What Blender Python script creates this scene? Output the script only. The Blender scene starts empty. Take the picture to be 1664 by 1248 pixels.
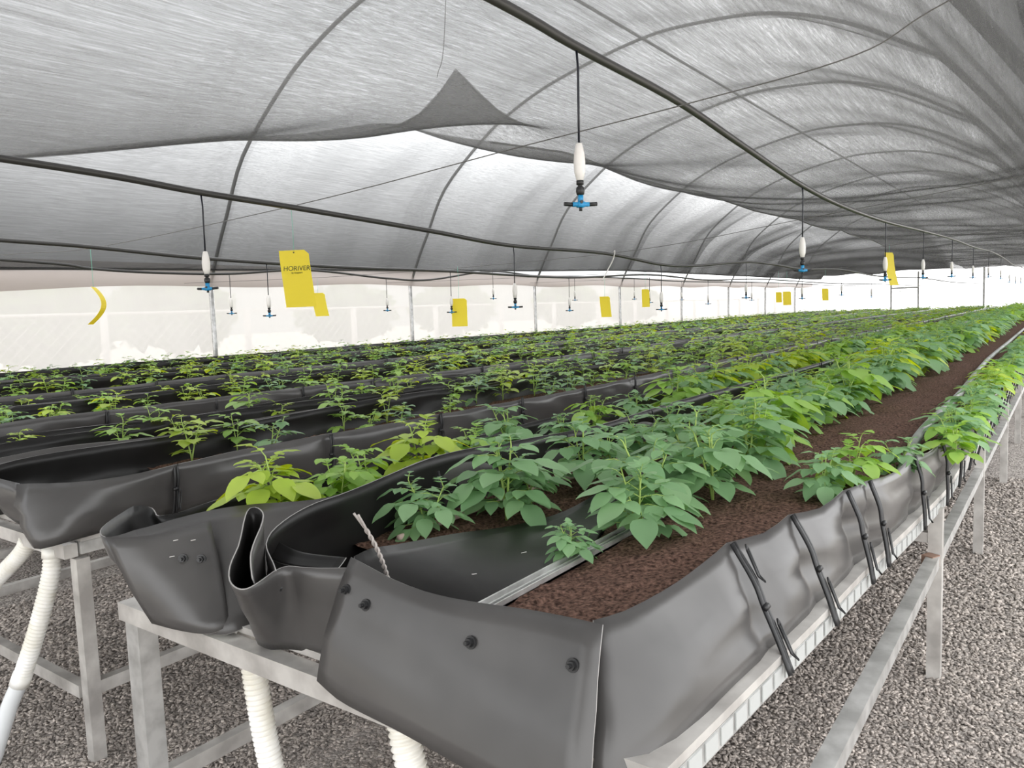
import bpy, math, random
import numpy as np
from mathutils import Vector, Matrix

C = bpy.context.scene.collection
SC = bpy.context.scene
# ------------------------------------------------------------------ camera, world, sun, exposure
cam_d = bpy.data.cameras.new('camera')
cam = bpy.data.objects.new('camera', cam_d); C.objects.link(cam)
F_PX = 1250.0
cam_d.sensor_width = 36.0; cam_d.lens = 36.0 * F_PX / 1664.0
cam_d.clip_start = 0.02; cam_d.clip_end = 400
CAM = np.array([0, 0, 1.53])
_r = np.array([[0.80996538, 0.02581174, -0.58590941],
               [0.58538282, -0.09659782, 0.80498187],
               [-0.03581960, -0.99498875, -0.09335064]])   # columns: image right, image down, forward
cam.matrix_world = Matrix(((_r[0][0], -_r[0][1], -_r[0][2], CAM[0]), (_r[1][0], -_r[1][1], -_r[1][2], CAM[1]),
                           (_r[2][0], -_r[2][1], -_r[2][2], CAM[2]), (0, 0, 0, 1)))
SC.camera = cam
SC.view_settings.view_transform = 'Standard'
SC.view_settings.look = 'None'
SC.view_settings.gamma = 1.0
SC.view_settings.use_curve_mapping = False
SC.view_settings.exposure = 0.3
SC.cycles.max_bounces = 8
SC.cycles.transparent_max_bounces = 16
SC.cycles.diffuse_bounces = 4

W = bpy.data.worlds.new('overcast_sky'); SC.world = W; W.use_nodes = True
wn = W.node_tree.nodes; wl = W.node_tree.links
bg = wn['Background']
tc = wn.new('ShaderNodeTexCoord'); sp = wn.new('ShaderNodeSeparateXYZ'); wl.new(tc.outputs['Generated'], sp.inputs[0])
cr = wn.new('ShaderNodeValToRGB'); wl.new(sp.outputs['Z'], cr.inputs[0])
cr.color_ramp.elements[0].position = 0.0; cr.color_ramp.elements[0].color = (.20, .21, .21, 1)
for q_, c_ in ((.07, .26), (.22, .80)): cr.color_ramp.elements.new(q_).color = (c_*.96, c_*.98, c_, 1)
cr.color_ramp.elements[-1].position = 0.55; cr.color_ramp.elements[-1].color = (.92, .96, 1.0, 1)
SUN_DIR = Vector((-.62, .62, .36)).normalized()   # where the cloud is brightest
nv = wn.new('ShaderNodeVectorMath'); nv.operation = 'NORMALIZE'; wl.new(tc.outputs['Generated'], nv.inputs[0])
dt = wn.new('ShaderNodeVectorMath'); dt.operation = 'DOT_PRODUCT'; dt.inputs[1].default_value = SUN_DIR; wl.new(nv.outputs[0], dt.inputs[0])
mr = wn.new('ShaderNodeMapRange'); mr.interpolation_type = 'SMOOTHSTEP'; wl.new(dt.outputs['Value'], mr.inputs[0])
mr.inputs['From Min'].default_value = .70; mr.inputs['From Max'].default_value = 1.0; mr.inputs['To Min'].default_value = 2.2; mr.inputs['To Max'].default_value = 4.0
# hazy hills lie low on the left, the right side is open
sd = wn.new('ShaderNodeMapRange'); sd.interpolation_type = 'SMOOTHSTEP'; sd.inputs['From Min'].default_value = -.15; sd.inputs['From Max'].default_value = -.55; wl.new(sp.outputs['X'], sd.inputs[0])
mxc = wn.new('ShaderNodeMix'); mxc.data_type = 'RGBA'; mxc.inputs[6].default_value = (1.28, 1.29, 1.3, 1); wl.new(sd.outputs[0], mxc.inputs[0]); wl.new(cr.outputs[0], mxc.inputs[7])
wl.new(mxc.outputs[2], bg.inputs[0]); wl.new(mr.outputs[0], bg.inputs[1])
sun_d = bpy.data.lights.new('veiled_sun', 'SUN'); sun_d.energy = 1.2; sun_d.angle = math.radians(50); sun_d.color = (1, .97, .93)
sun = bpy.data.objects.new('veiled_sun', sun_d); C.objects.link(sun)
sun.rotation_euler = Vector((0.75, -0.75, -0.8)).to_track_quat('-Z', 'Y').to_euler()

rng = np.random.default_rng(7); random.seed(7)
PI = math.pi
# ------------------------------------------------------------------ materials
def mat(name, col=(.5, .5, .5), rough=.6, metal=0.0, spec=.5):
    m = bpy.data.materials.new(name); m.use_nodes = True
    b = m.node_tree.nodes['Principled BSDF']
    b.inputs['Base Color'].default_value = (*col, 1); b.inputs['Roughness'].default_value = rough
    b.inputs['Metallic'].default_value = metal; b.inputs['Specular IOR Level'].default_value = spec
    return m
def nodes(m): return m.node_tree.nodes, m.node_tree.links, m.node_tree.nodes['Principled BSDF']
def noise_col(m, scale, c0, c1, p0=.35, p1=.65, bump=0.0, dist=.01, stretch=None, detail=5, rough=None):
    n, l, b = nodes(m)
    t = n.new('ShaderNodeTexCoord'); src = t.outputs['Object']
    if stretch:
        mp = n.new('ShaderNodeMapping'); mp.inputs['Scale'].default_value = stretch; l.new(src, mp.inputs[0]); src = mp.outputs[0]
    no = n.new('ShaderNodeTexNoise'); no.inputs['Scale'].default_value = scale; no.inputs['Detail'].default_value = detail
    l.new(src, no.inputs['Vector'])
    r = n.new('ShaderNodeValToRGB'); r.color_ramp.elements[0].position = p0; r.color_ramp.elements[1].position = p1
    r.color_ramp.elements[0].color = (*c0, 1); r.color_ramp.elements[1].color = (*c1, 1)
    l.new(no.outputs[0], r.inputs[0]); l.new(r.outputs[0], b.inputs['Base Color'])
    if bump:
        bp = n.new('ShaderNodeBump'); bp.inputs['Strength'].default_value = bump; bp.inputs['Distance'].default_value = dist
        l.new(no.outputs[0], bp.inputs['Height']); l.new(bp.outputs[0], b.inputs['Normal'])
    return m
def net_mat(name, t_lo, t_hi, col, trans_w, stretch, scale=1.0, absorb=0):
    """woven net: holes (transparent), threads that scatter light back and through"""
    m = bpy.data.materials.new(name); m.use_nodes = True
    n = m.node_tree.nodes; l = m.node_tree.links; n.remove(n['Principled BSDF']); out = n['Material Output']
    t = n.new('ShaderNodeTexCoord'); mp = n.new('ShaderNodeMapping'); mp.inputs['Scale'].default_value = stretch
    l.new(t.outputs['Object'], mp.inputs[0])
    no = n.new('ShaderNodeTexNoise'); no.inputs['Scale'].default_value = scale; no.inputs['Detail'].default_value = 6; no.inputs['Roughness'].default_value = .7
    l.new(mp.outputs[0], no.inputs['Vector'])
    mr = n.new('ShaderNodeMapRange'); mr.inputs['From Min'].default_value = .3; mr.inputs['From Max'].default_value = .7
    mr.inputs['To Min'].default_value = t_lo; mr.inputs['To Max'].default_value = t_hi
    l.new(no.outputs[0], mr.inputs[0])
    d = n.new('ShaderNodeBsdfDiffuse'); d.inputs[0].default_value = (*col, 1)
    tr = n.new('ShaderNodeBsdfTranslucent'); tr.inputs[0].default_value = (*col, 1)
    a = n.new('ShaderNodeMixShader'); a.inputs[0].default_value = trans_w; l.new(d.outputs[0], a.inputs[1]); l.new(tr.outputs[0], a.inputs[2])
    tp = n.new('ShaderNodeBsdfTransparent')
    if absorb:
        va = n.new('ShaderNodeVolumeAbsorption'); va.inputs['Density'].default_value = absorb; va.inputs['Color'].default_value = (.0, .0, .0, 1)
        l.new(va.outputs[0], out.inputs['Volume'])
    x = n.new('ShaderNodeMixShader'); l.new(mr.outputs[0], x.inputs[0]); l.new(a.outputs[0], x.inputs[1]); l.new(tp.outputs[0], x.inputs[2])
    l.new(x.outputs[0], out.inputs['Surface'])
    return m

M = {}
def leaf_like(name, c, w):
    m = mat(name, c, .5); n, l, b = nodes(m); t = n.new('ShaderNodeBsdfTranslucent'); t.inputs[0].default_value = (*c, 1)
    x = n.new('ShaderNodeMixShader'); x.inputs[0].default_value = w; l.new(b.outputs[0], x.inputs[1]); l.new(t.outputs[0], x.inputs[2])
    l.new(x.outputs[0], n['Material Output'].inputs['Surface']); return m
M['cloth'] = net_mat('grey_shade_cloth', (.42), .86, (.36, .355, .35), .60, (64, 1.3, 64), absorb=10)
M['cloth_far'] = net_mat('dense_shade_cloth', .50, .80, (.36, .355, .35), .60, (60, 1.3, 60), absorb=40)
M['net'] = net_mat('white_insect_net', .09, .17, (.60, .578, .555), .62, (3, .6, .25))
M['endnet'] = net_mat('white_end_net', .45, .55, (.9, .9, .9), .6, (1, 1, 1))
M['valance'] = net_mat('beige_valance_net', .06, .10, (.40, .35, .325), .5, (3, 1, 3))
M['galv'] = noise_col(mat('galvanised_steel', rough=.42, metal=.75), 14, (.46, .46, .45), (.70, .70, .69), stretch=(1, 1, 1))
M['galv_old'] = noise_col(mat('weathered_steel', rough=.5, metal=.55), 9, (.42, .40, .38), (.66, .64, .61))
M['hoop'] = mat('dull_steel_tube', (.18, .18, .18), .6, .3)
M['gravel'] = mat('gravel_bed', rough=.9, spec=.2)
M['chip'] = mat('gravel_chip', rough=.85, spec=.25)
M['soil'] = noise_col(mat('peat_and_coir', rough=.95, spec=.1), 95, (.032, .018, .013), (.20, .118, .09), .34, .70, .9, .012, detail=8)
M['bag_out'] = mat('liner_grey_face', (.098, .092, .090), .29, 0, .5)
M['bag_in'] = mat('liner_black_face', (.0095, .0092, .0095), .36, 0, .28)
M['bag_edge'] = mat('liner_cut_edge', (.30, .29, .28), .5)
M['black'] = mat('black_plastic', (.014, .014, .015), .4)
M['tube'] = mat('black_microtube', (.010, .012, .02), .4)
M['pipe'] = mat('black_polyethylene_pipe', (.045, .043, .042), .38)
M['greypipe'] = noise_col(mat('grey_drip_pipe', rough=.5), 8, (.22, .23, .22), (.36, .37, .36))
M['white'] = mat('white_plastic', (.82, .79, .76), .45)
M['blue'] = mat('blue_plastic', (.02, .27, .55), .4)
M['hose'] = noise_col(mat('white_drain_hose', rough=.5), 9, (.70, .67, .58), (.88, .87, .84))
M['tape'] = mat('grey_mesh_tape', (.42, .43, .42), .5)
M['hose2'] = mat('smooth_white_hose', (.68, .70, .71), .35)
M['yellow'] = leaf_like('yellow_sticky_card', (.96, .84, .09), .5)
M['ink'] = mat('black_print', (.02, .03, .01), .6)
M['green_string'] = mat('green_twine', (.18, .62, .45), .7)
M['wire'] = mat('thin_wire', (.16, .155, .15), .5, .2)
M['twist'] = mat('twisted_grey_wire', (.33, .30, .28), .5, .2)
M['pinkwood'] = mat('pale_tube', (.50, .38, .33), .7)
M['rust'] = mat('rusty_steel', (.24, .15, .11), .8, .1)
M['stem'] = mat('plant_stem', (.30, .42, .10), .6)
M['bark'] = mat('bark', (.12, .09, .07), .9)
M['out_ground'] = noise_col(mat('pale_ground', rough=.95), .6, (.42, .38, .32), (.58, .54, .46))
M['fence'] = mat('pale_fence_metal', (.66, .62, .60), .6)

# gravel: cells of grey-brown stone
def gravel_nodes(m, scale, bump):
    n, l, b = nodes(m)
    t = n.new('ShaderNodeTexCoord'); v = n.new('ShaderNodeTexVoronoi'); v.inputs['Scale'].default_value = scale; l.new(t.outputs['Object'], v.inputs['Vector'])
    sx = n.new('ShaderNodeSeparateColor'); l.new(v.outputs['Color'], sx.inputs[0])
    r = n.new('ShaderNodeValToRGB'); r.color_ramp.elements[0].color = (.20, .182, .168, 1); r.color_ramp.elements[1].color = (.50, .455, .42, 1)
    l.new(sx.outputs[0], r.inputs[0]); l.new(r.outputs[0], b.inputs['Base Color'])
    bp = n.new('ShaderNodeBump'); bp.invert = True; bp.inputs['Strength'].default_value = bump; bp.inputs['Distance'].default_value = .012
    l.new(v.outputs['Distance'], bp.inputs['Height']); l.new(bp.outputs[0], b.inputs['Normal'])
gravel_nodes(M['gravel'], 62, 1.0)
def chip_nodes(m):
    n, l, b = nodes(m)
    g = n.new('ShaderNodeNewGeometry'); r = n.new('ShaderNodeValToRGB')
    r.color_ramp.elements[0].color = (.20, .18, .165, 1); r.color_ramp.elements[1].color = (.60, .535, .485, 1)
    e = r.color_ramp.elements.new(.75); e.color = (.44, .392, .355, 1)
    l.new(g.outputs['Random Per Island'], r.inputs[0]); l.new(r.outputs[0], b.inputs['Base Color'])
chip_nodes(M['chip'])
# bag faces: faint dusty clouding
for k, a, b_ in (('bag_out', .050, .072), ('bag_in', .008, .014)):
    noise_col(M[k], 3.5, (a, a * .95, a * .93), (b_, b_ * .95, b_ * .92), bump=.12, dist=.02, detail=3)

def leaf_mat(name, c0, c1):
    m = bpy.data.materials.new(name); m.use_nodes = True
    n = m.node_tree.nodes; l = m.node_tree.links; b = n['Principled BSDF']; out = n['Material Output']
    g = n.new('ShaderNodeNewGeometry'); r = n.new('ShaderNodeValToRGB')
    r.color_ramp.elements[0].color = (*c0, 1); r.color_ramp.elements[1].color = (*c1, 1)
    l.new(g.outputs['Random Per Island'], r.inputs[0]); l.new(r.outputs[0], b.inputs['Base Color'])
    b.inputs['Roughness'].default_value = .5; b.inputs['Specular IOR Level'].default_value = .35
    t = n.new('ShaderNodeBsdfTranslucent'); hs = n.new('ShaderNodeHueSaturation'); hs.inputs['Hue'].default_value = .475; hs.inputs['Saturation'].default_value = 1.2
    hs.inputs['Value'].default_value = 1.5; l.new(r.outputs[0], hs.inputs['Color']); l.new(hs.outputs[0], t.inputs[0])
    x = n.new('ShaderNodeMixShader'); x.inputs[0].default_value = .38
    l.new(b.outputs[0], x.inputs[1]); l.new(t.outputs[0], x.inputs[2]); l.new(x.outputs[0], out.inputs['Surface'])
    return m
LEAF = [leaf_mat('leaf_blue_green', (.18, .33, .16), (.28, .46, .235)),
        leaf_mat('leaf_mid_green', (.22, .40, .085), (.35, .55, .13)),
        leaf_mat('leaf_yellow_green', (.33, .47, .06), (.48, .62, .12))]
TONE = ['blue-green', 'mid-green', 'yellow-green']
M['tree_leaf'] = leaf_mat('tree_leaf', (.05, .10, .03), (.11, .19, .06))

# ------------------------------------------------------------------ object helpers
class MB:
    """collects verts and faces, links them as ONE mesh object"""
    def __init__(s): s.v = []; s.f = []; s.n = 0
    def add(s, v, f):
        v = np.asarray(v, float).reshape(-1, 3); s.v.append(v); s.f += [tuple(i + s.n for i in q) for q in f]; s.n += len(v); return s
    def box(s, a, b):
        x0, y0, z0 = a; x1, y1, z1 = b
        return s.add([(x0,y0,z0),(x1,y0,z0),(x1,y1,z0),(x0,y1,z0),(x0,y0,z1),(x1,y0,z1),(x1,y1,z1),(x0,y1,z1)],
                     [(0,3,2,1),(4,5,6,7),(0,1,5,4),(1,2,6,5),(2,3,7,6),(3,0,4,7)])
    def bar(s, p, q, w, h, up=(0,0,1)):
        p = np.array(p, float); q = np.array(q, float); d = q - p; d /= np.linalg.norm(d)
        u = np.array(up, float); r = np.cross(d, u); r /= np.linalg.norm(r); u = np.cross(r, d)
        c = [(-w/2,-h/2),(w/2,-h/2),(w/2,h/2),(-w/2,h/2)]
        v = [p + r*a + u*b for a, b in c] + [q + r*a + u*b for a, b in c]
        return s.add(v, [(0,1,2,3),(7,6,5,4),(0,4,5,1),(1,5,6,2),(2,6,7,3),(3,7,4,0)])
    def tube(s, pts, r, n=10, cap=True):
        P = np.array(pts, float); k = len(P)
        R = np.full(k, r, float) if np.isscalar(r) else np.array(r, float)
        T = np.gradient(P, axis=0); T /= np.linalg.norm(T, axis=1)[:, None] + 1e-12
        a = np.array([0, 0, 1.0]) if abs(T[0][2]) < .9 else np.array([1.0, 0, 0])
        N = np.cross(T[0], a); N /= np.linalg.norm(N); vs = []
        for i in range(k):
            N = N - T[i] * np.dot(N, T[i]); N /= np.linalg.norm(N); B = np.cross(T[i], N)
            for j in range(n):
                th = 2*PI*j/n; vs.append(P[i] + R[i]*(math.cos(th)*N + math.sin(th)*B))
        f = [(i*n+j, i*n+(j+1) % n, (i+1)*n+(j+1) % n, (i+1)*n+j) for i in range(k-1) for j in range(n)]
        if cap: f += [tuple(range(n))[::-1], tuple((k-1)*n+j for j in range(n))]
        return s.add(vs, f)
    def lathe(s, prof, base=(0,0,0), n=14):
        return s.tube([(base[0], base[1], base[2]+z) for z, r in prof], [max(r, 1e-4) for z, r in prof], n)
    def build(s, name, m, parent=None, smooth=False):
        return mk(name, np.concatenate(s.v), s.f, m, parent, smooth)
def mk(name, v, f, m, parent=None, smooth=False):
    me = bpy.data.meshes.new(name); me.from_pydata([tuple(map(float, p)) for p in v], [], f)
    for q in (m if isinstance(m, (list, tuple)) else [m]): me.materials.append(q)
    if smooth: me.polygons.foreach_set('use_smooth', [True]*len(me.polygons))
    o = bpy.data.objects.new(name, me); C.objects.link(o)
    if parent: o.parent = parent
    return o
def fast_mesh(name, v, quads, mats, midx=None, smooth=True):
    me = bpy.data.meshes.new(name); nf, k = quads.shape
    me.vertices.add(len(v)); me.vertices.foreach_set('co', v.astype(np.float32).ravel())
    me.loops.add(nf*k); me.loops.foreach_set('vertex_index', quads.astype(np.int32).ravel())
    me.polygons.add(nf); me.polygons.foreach_set('loop_start', np.arange(0, nf*k, k, dtype=np.int32))
    for q in mats: me.materials.append(q)
    if midx is not None: me.polygons.foreach_set('material_index', midx.astype(np.int32))
    if smooth: me.polygons.foreach_set('use_smooth', np.ones(nf, bool))
    me.update(calc_edges=True); me.validate()
    return me
def tag(o, label=None, cat=None, group=None, kind=None):
    if label: o['label'] = label
    if cat: o['category'] = cat
    if group: o['group'] = group
    if kind: o['kind'] = kind
    return o
def thing(name, label, cat, loc=(0,0,0), group=None, kind=None):
    o = bpy.data.objects.new(name, None); C.objects.link(o); o.location = loc; o.empty_display_size = .05
    return tag(o, label, cat, group, kind)
ORD = 'first second third fourth fifth sixth seventh eighth ninth tenth eleventh twelfth thirteenth fourteenth fifteenth sixteenth seventeenth eighteenth nineteenth twentieth'.split()
def spline(pts, n):
    """Catmull-Rom through pts, n samples per segment"""
    P = np.array(pts, float); P = np.vstack([2*P[0]-P[1], P, 2*P[-1]-P[-2]]); out = []
    for i in range(1, len(P)-2):
        for t in np.linspace(0, 1, n, endpoint=False):
            a, b, c, d = P[i-1], P[i], P[i+1], P[i+2]
            out.append(.5*((2*b) + (c-a)*t + (2*a-5*b+4*c-d)*t*t + (3*b-a-3*c+d)*t**3))
    out.append(P[-2]); return np.array(out)
def lerp1(x, xs, ys): return np.interp(x, xs, ys)
Y_END = 46.5
# ------------------------------------------------------------------ ground, walls, ceiling
def gridmesh(name, X, Y, Z, m, smooth=True):
    ny, nx = X.shape; v = np.stack([X, Y, Z], -1).reshape(-1, 3)
    i = np.arange(ny-1)[:, None]*nx + np.arange(nx-1)[None]
    q = np.stack([i, i+1, i+nx+1, i+nx], -1).reshape(-1, 4)
    o = bpy.data.objects.new(name, fast_mesh(name, v, q, [m], smooth=smooth)); C.objects.link(o); return o
def floor_z(x, y):
    a = np.clip((-.9-np.asarray(x))/1.5, 0, 1); b = np.clip((7-np.asarray(y))/4, 0, 1)
    return -.15*(a*a*(3-2*a))*(b*b*(3-2*b))
Xq, Yq = np.meshgrid(np.arange(-14, 4.1, .4), np.arange(-4, 50.1, .4))
tag(gridmesh('floor', Xq, Yq, floor_z(Xq, Yq), M['gravel']), 'grey gravel floor under the benches', 'floor', kind='structure')
g = MB(); g.add([(-90, -60, -.2), (60, -60, -.2), (60, 120, -.2), (-90, 120, -.2)], [(0,1,2,3)])
tag(g.build('ground', M['out_ground']), 'pale ground outside the net house', 'ground', kind='structure')

ARX = [-12.1, -11.95, -11.75, -11.5, -10.95, -9.9, -9.1, -8.0, -6.3, -5.2, -4.0, -2.9, -1.85, -1.5, -.84, -.37, .1, .4]
ARZ = [2.22, 2.5, 2.88, 3.3, 4.2, 5.05, 5.5, 5.9, 6.24, 6.26, 6.12, 5.72, 5.09, 4.84, 4.04, 3.38, 2.68, 2.22]
def arch(x): return np.interp(x, ARX, ARZ)

def hz(a, b, s):  # smooth pseudo noise
    return (np.sin(a*1.7+s)+np.sin(a*2.9-b*1.3+2*s)+np.sin(b*2.3+a*.7+3*s)+np.sin(b*4.1-a*1.9+5*s))*.25
# near sheet: strung low over the first two benches
ys = np.concatenate([np.arange(-2, 12, .14), np.arange(12, Y_END+.1, .3)]); xs = np.linspace(-4.5, .9, 44)
Xg, Yg = np.meshgrid(xs, ys)
EY = [-2, 1.0, 1.76, 2.41, 3.26, 4.68, 5.46, 6.74, 8.46, 10.9, 16.3, 22.5, 26.5, 31, 36, 41, 46.6]
EZ = [2.3, 2.38, 2.46, 2.60, 2.78, 3.08, 3.15, 3.22, 3.235, 3.20, 3.18, 3.20, 3.05, 3.16, 3.02, 3.12, 2.95]
Ze = lerp1(Yg, EY, EZ)
u = np.clip((Xg+4.5)/5.4, 0, 1)
mid = 3.12 + .12*np.sin(Yg*.5+.6)
Zn = Ze*(1-u)**1.6 + mid*(1-(1-u)**1.6) - .34*np.sin(PI*np.clip(u, 0, 1)**.7)*np.exp(-((Yg-7)/9)**2) + .035*hz(Xg*1.4, Yg*.9, 1.0)
Zn -= .06*np.abs(np.sin((Yg-3.1)/4.2*PI))*np.clip(1-u, 0, 1)
Zn += .62*np.exp(-np.hypot((Xg+3.75)*1.1, (Yg-4.62)*1.3)/.32)
Zn = np.where(Xg > .2, Zn-.5*(Xg-.2), Zn)
near = gridmesh('ceiling', Xg, Yg, Zn, M['cloth'])
tag(near, 'grey woven shade cloth sagging low over the nearest benches', 'shade cloth', kind='structure')
# far sheet: under the hoops
pa = np.array([(x, z) for x, z in zip(ARX, ARZ) if x < .2]); pa = spline(pa, 4)
ys2 = np.arange(-4, Y_END+.1, .35)
Xf, Yf = np.meshgrid(pa[:, 0], ys2); Zf = np.tile(pa[:, 1], (len(ys2), 1))
d = .10 + .16*np.abs(np.sin((Yf-2.85)/5*PI)) + .05*hz(Xf, Yf, .3)
Zf = Zf - d; Xf = np.where(Xf < -9, Xf + d*.45, Xf)
Zlow = lerp1(Yf, [-4, 4.6, 7.8, 13, 17.8, 22.7, 47], [2.3, 2.36, 2.42, 2.52, 2.62, 2.74, 2.74])
Zf = np.maximum(Zf, Zlow)
end = np.clip((Yf-20)/26, 0, 1)**1.3; Zf = Zf*(1-end) + np.minimum(Zf, 2.95+.12*hz(Xf, Yf*.6, 1.5))*end
far = gridmesh('ceiling', Xf, Yf, Zf, M['cloth_far'])
for o in (near, far):   # the net has a thread thickness: slanting light has more thread to pass
    md = o.modifiers.new('thread_thickness', 'SOLIDIFY'); md.thickness = .01; md.offset = 1
    if o is far:   # extra thickness puts shade into the cloth towards the eaves and near end
        w = np.where(Xf > -5, .2, np.clip(1.05-(Zf-2.3)/3.4, .2, 1))*np.interp(Yf, [-4, 3, 14, 24, 50], [1.0, .95, .62, .7, .8]); w = w.ravel()
        vg = o.vertex_groups.new(name='shade_thickness')
        for i_, q_ in enumerate(w): vg.add([i_], float(q_), 'REPLACE')
        md.vertex_group = 'shade_thickness'; md.thickness = .036
tag(far, 'grey shade cloth stretched under the hoops over the far benches', 'shade cloth', kind='structure')
he = near.data.vertices; ne = Xg.shape[1]
hp = [he[i_*ne].co for i_ in range(0, len(ys), 3) if 5.8 < ys[i_] < 26]
tag(MB().tube([(q[0]-.004, q[1], q[2]-.002) for q in hp], .011, 6).build('hem_cord', M['pipe'], None, True), 'dark cord sewn along the hanging edge of the near shade cloth', 'cord')
# left wall of white net, with a beige valance band at the top
g = MB(); zt = 3.0
yy = np.arange(-4, Y_END+.01, 2.5)
Xw, Zw = np.meshgrid(np.linspace(0, 1, 5), yy)
gw = gridmesh('wall_left', -12.16 + .03*hz(Zw*2, Xw*6, 2), Zw, np.minimum(Xw*2.36, 2.36), M['net'])
tag(gw, 'white insect net wall along the left side', 'wall', kind='structure')
Yv, Uv = np.meshgrid(np.arange(-4, Y_END, .5), np.linspace(0, 1, 4))
zlo = lerp1(Yv, [-4, 1.0, 4.6, 7.8, 13, 18, 47], [2.02, 2.04, 2.08, 2.16, 2.2, 2.22, 2.3]) + .03*np.sin(Yv*1.26)
gv = gridmesh('trim_1', -12.02 + .05*Uv, Yv, zlo + Uv*(2.52-zlo), M['valance'])
tag(gv, 'beige net valance hanging along the top of the left wall', 'valance', kind='structure')
g = MB(); g.add([(-12.2, Y_END+.05, 0), (3, Y_END+.05, 0), (3, Y_END+.05, 4.2), (-12.2, Y_END+.05, 4.2)], [(0,1,2,3)])
tag(g.build('wall_far', M['endnet']), 'bright white net wall closing the far end', 'wall', kind='structure')
# ------------------------------------------------------------------ hoops, ridge, door frame
HY = [2.85 + 5*k for k in range(9)]
ap = spline(list(zip(ARX, ARZ)), 4)
for k, y in enumerate(HY):
    t = thing('roof_hoop', 'grey steel roof hoop with its wall post, %s from the near end' % ORD[k], 'hoop', (-12.1, y, 0), 'roof hoops above the shade cloth')
    MB().tube([(p[0]+12.1, 0, p[1]) for p in ap], .03, 8).build('arch', M['hoop'], t, True)
    MB().tube([(0, 0, 0), (0, 0, 1.1), (0, 0, 2.22)], .042, 10).build('wall_post', M['galv'], t, True)
    MB().tube([(12.5, 0, 0), (12.5, 0, 1.1), (12.5, 0, 2.22)], .042, 10).build('wall_post', M['galv'], t, True)
tag(MB().tube([(-6.2, -2, 6.21), (-6.2, 20, 6.21), (-6.2, Y_END, 6.21)], .025, 8).build('ridge_purlin', M['hoop'], None, True), 'long straight steel purlin under the ridge of the hoops', 'purlin')
t = thing('door_1', 'steel door frame in the bright far end wall', 'door', (-7.3, Y_END-.15, 0), kind='structure')
for x in (-.66, .66): MB().box((x-.04, -.04, 0), (x+.04, .04, 2.9)).build('jamb', M['galv'], t)
MB().box((-.62, -.03, 2.02), (.62, .03, 2.1)).build('header', M['galv'], t)
MB().box((-.62, -.02, 1.86), (.62, .02, 1.89)).build('rail', M['galv'], t)
tag(MB().box((-3.68, Y_END-.19, 0), (-3.59, Y_END-.1, 2.95)).build('end_post', M['galv']), 'lone steel post in front of the bright end wall', 'post')
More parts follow.
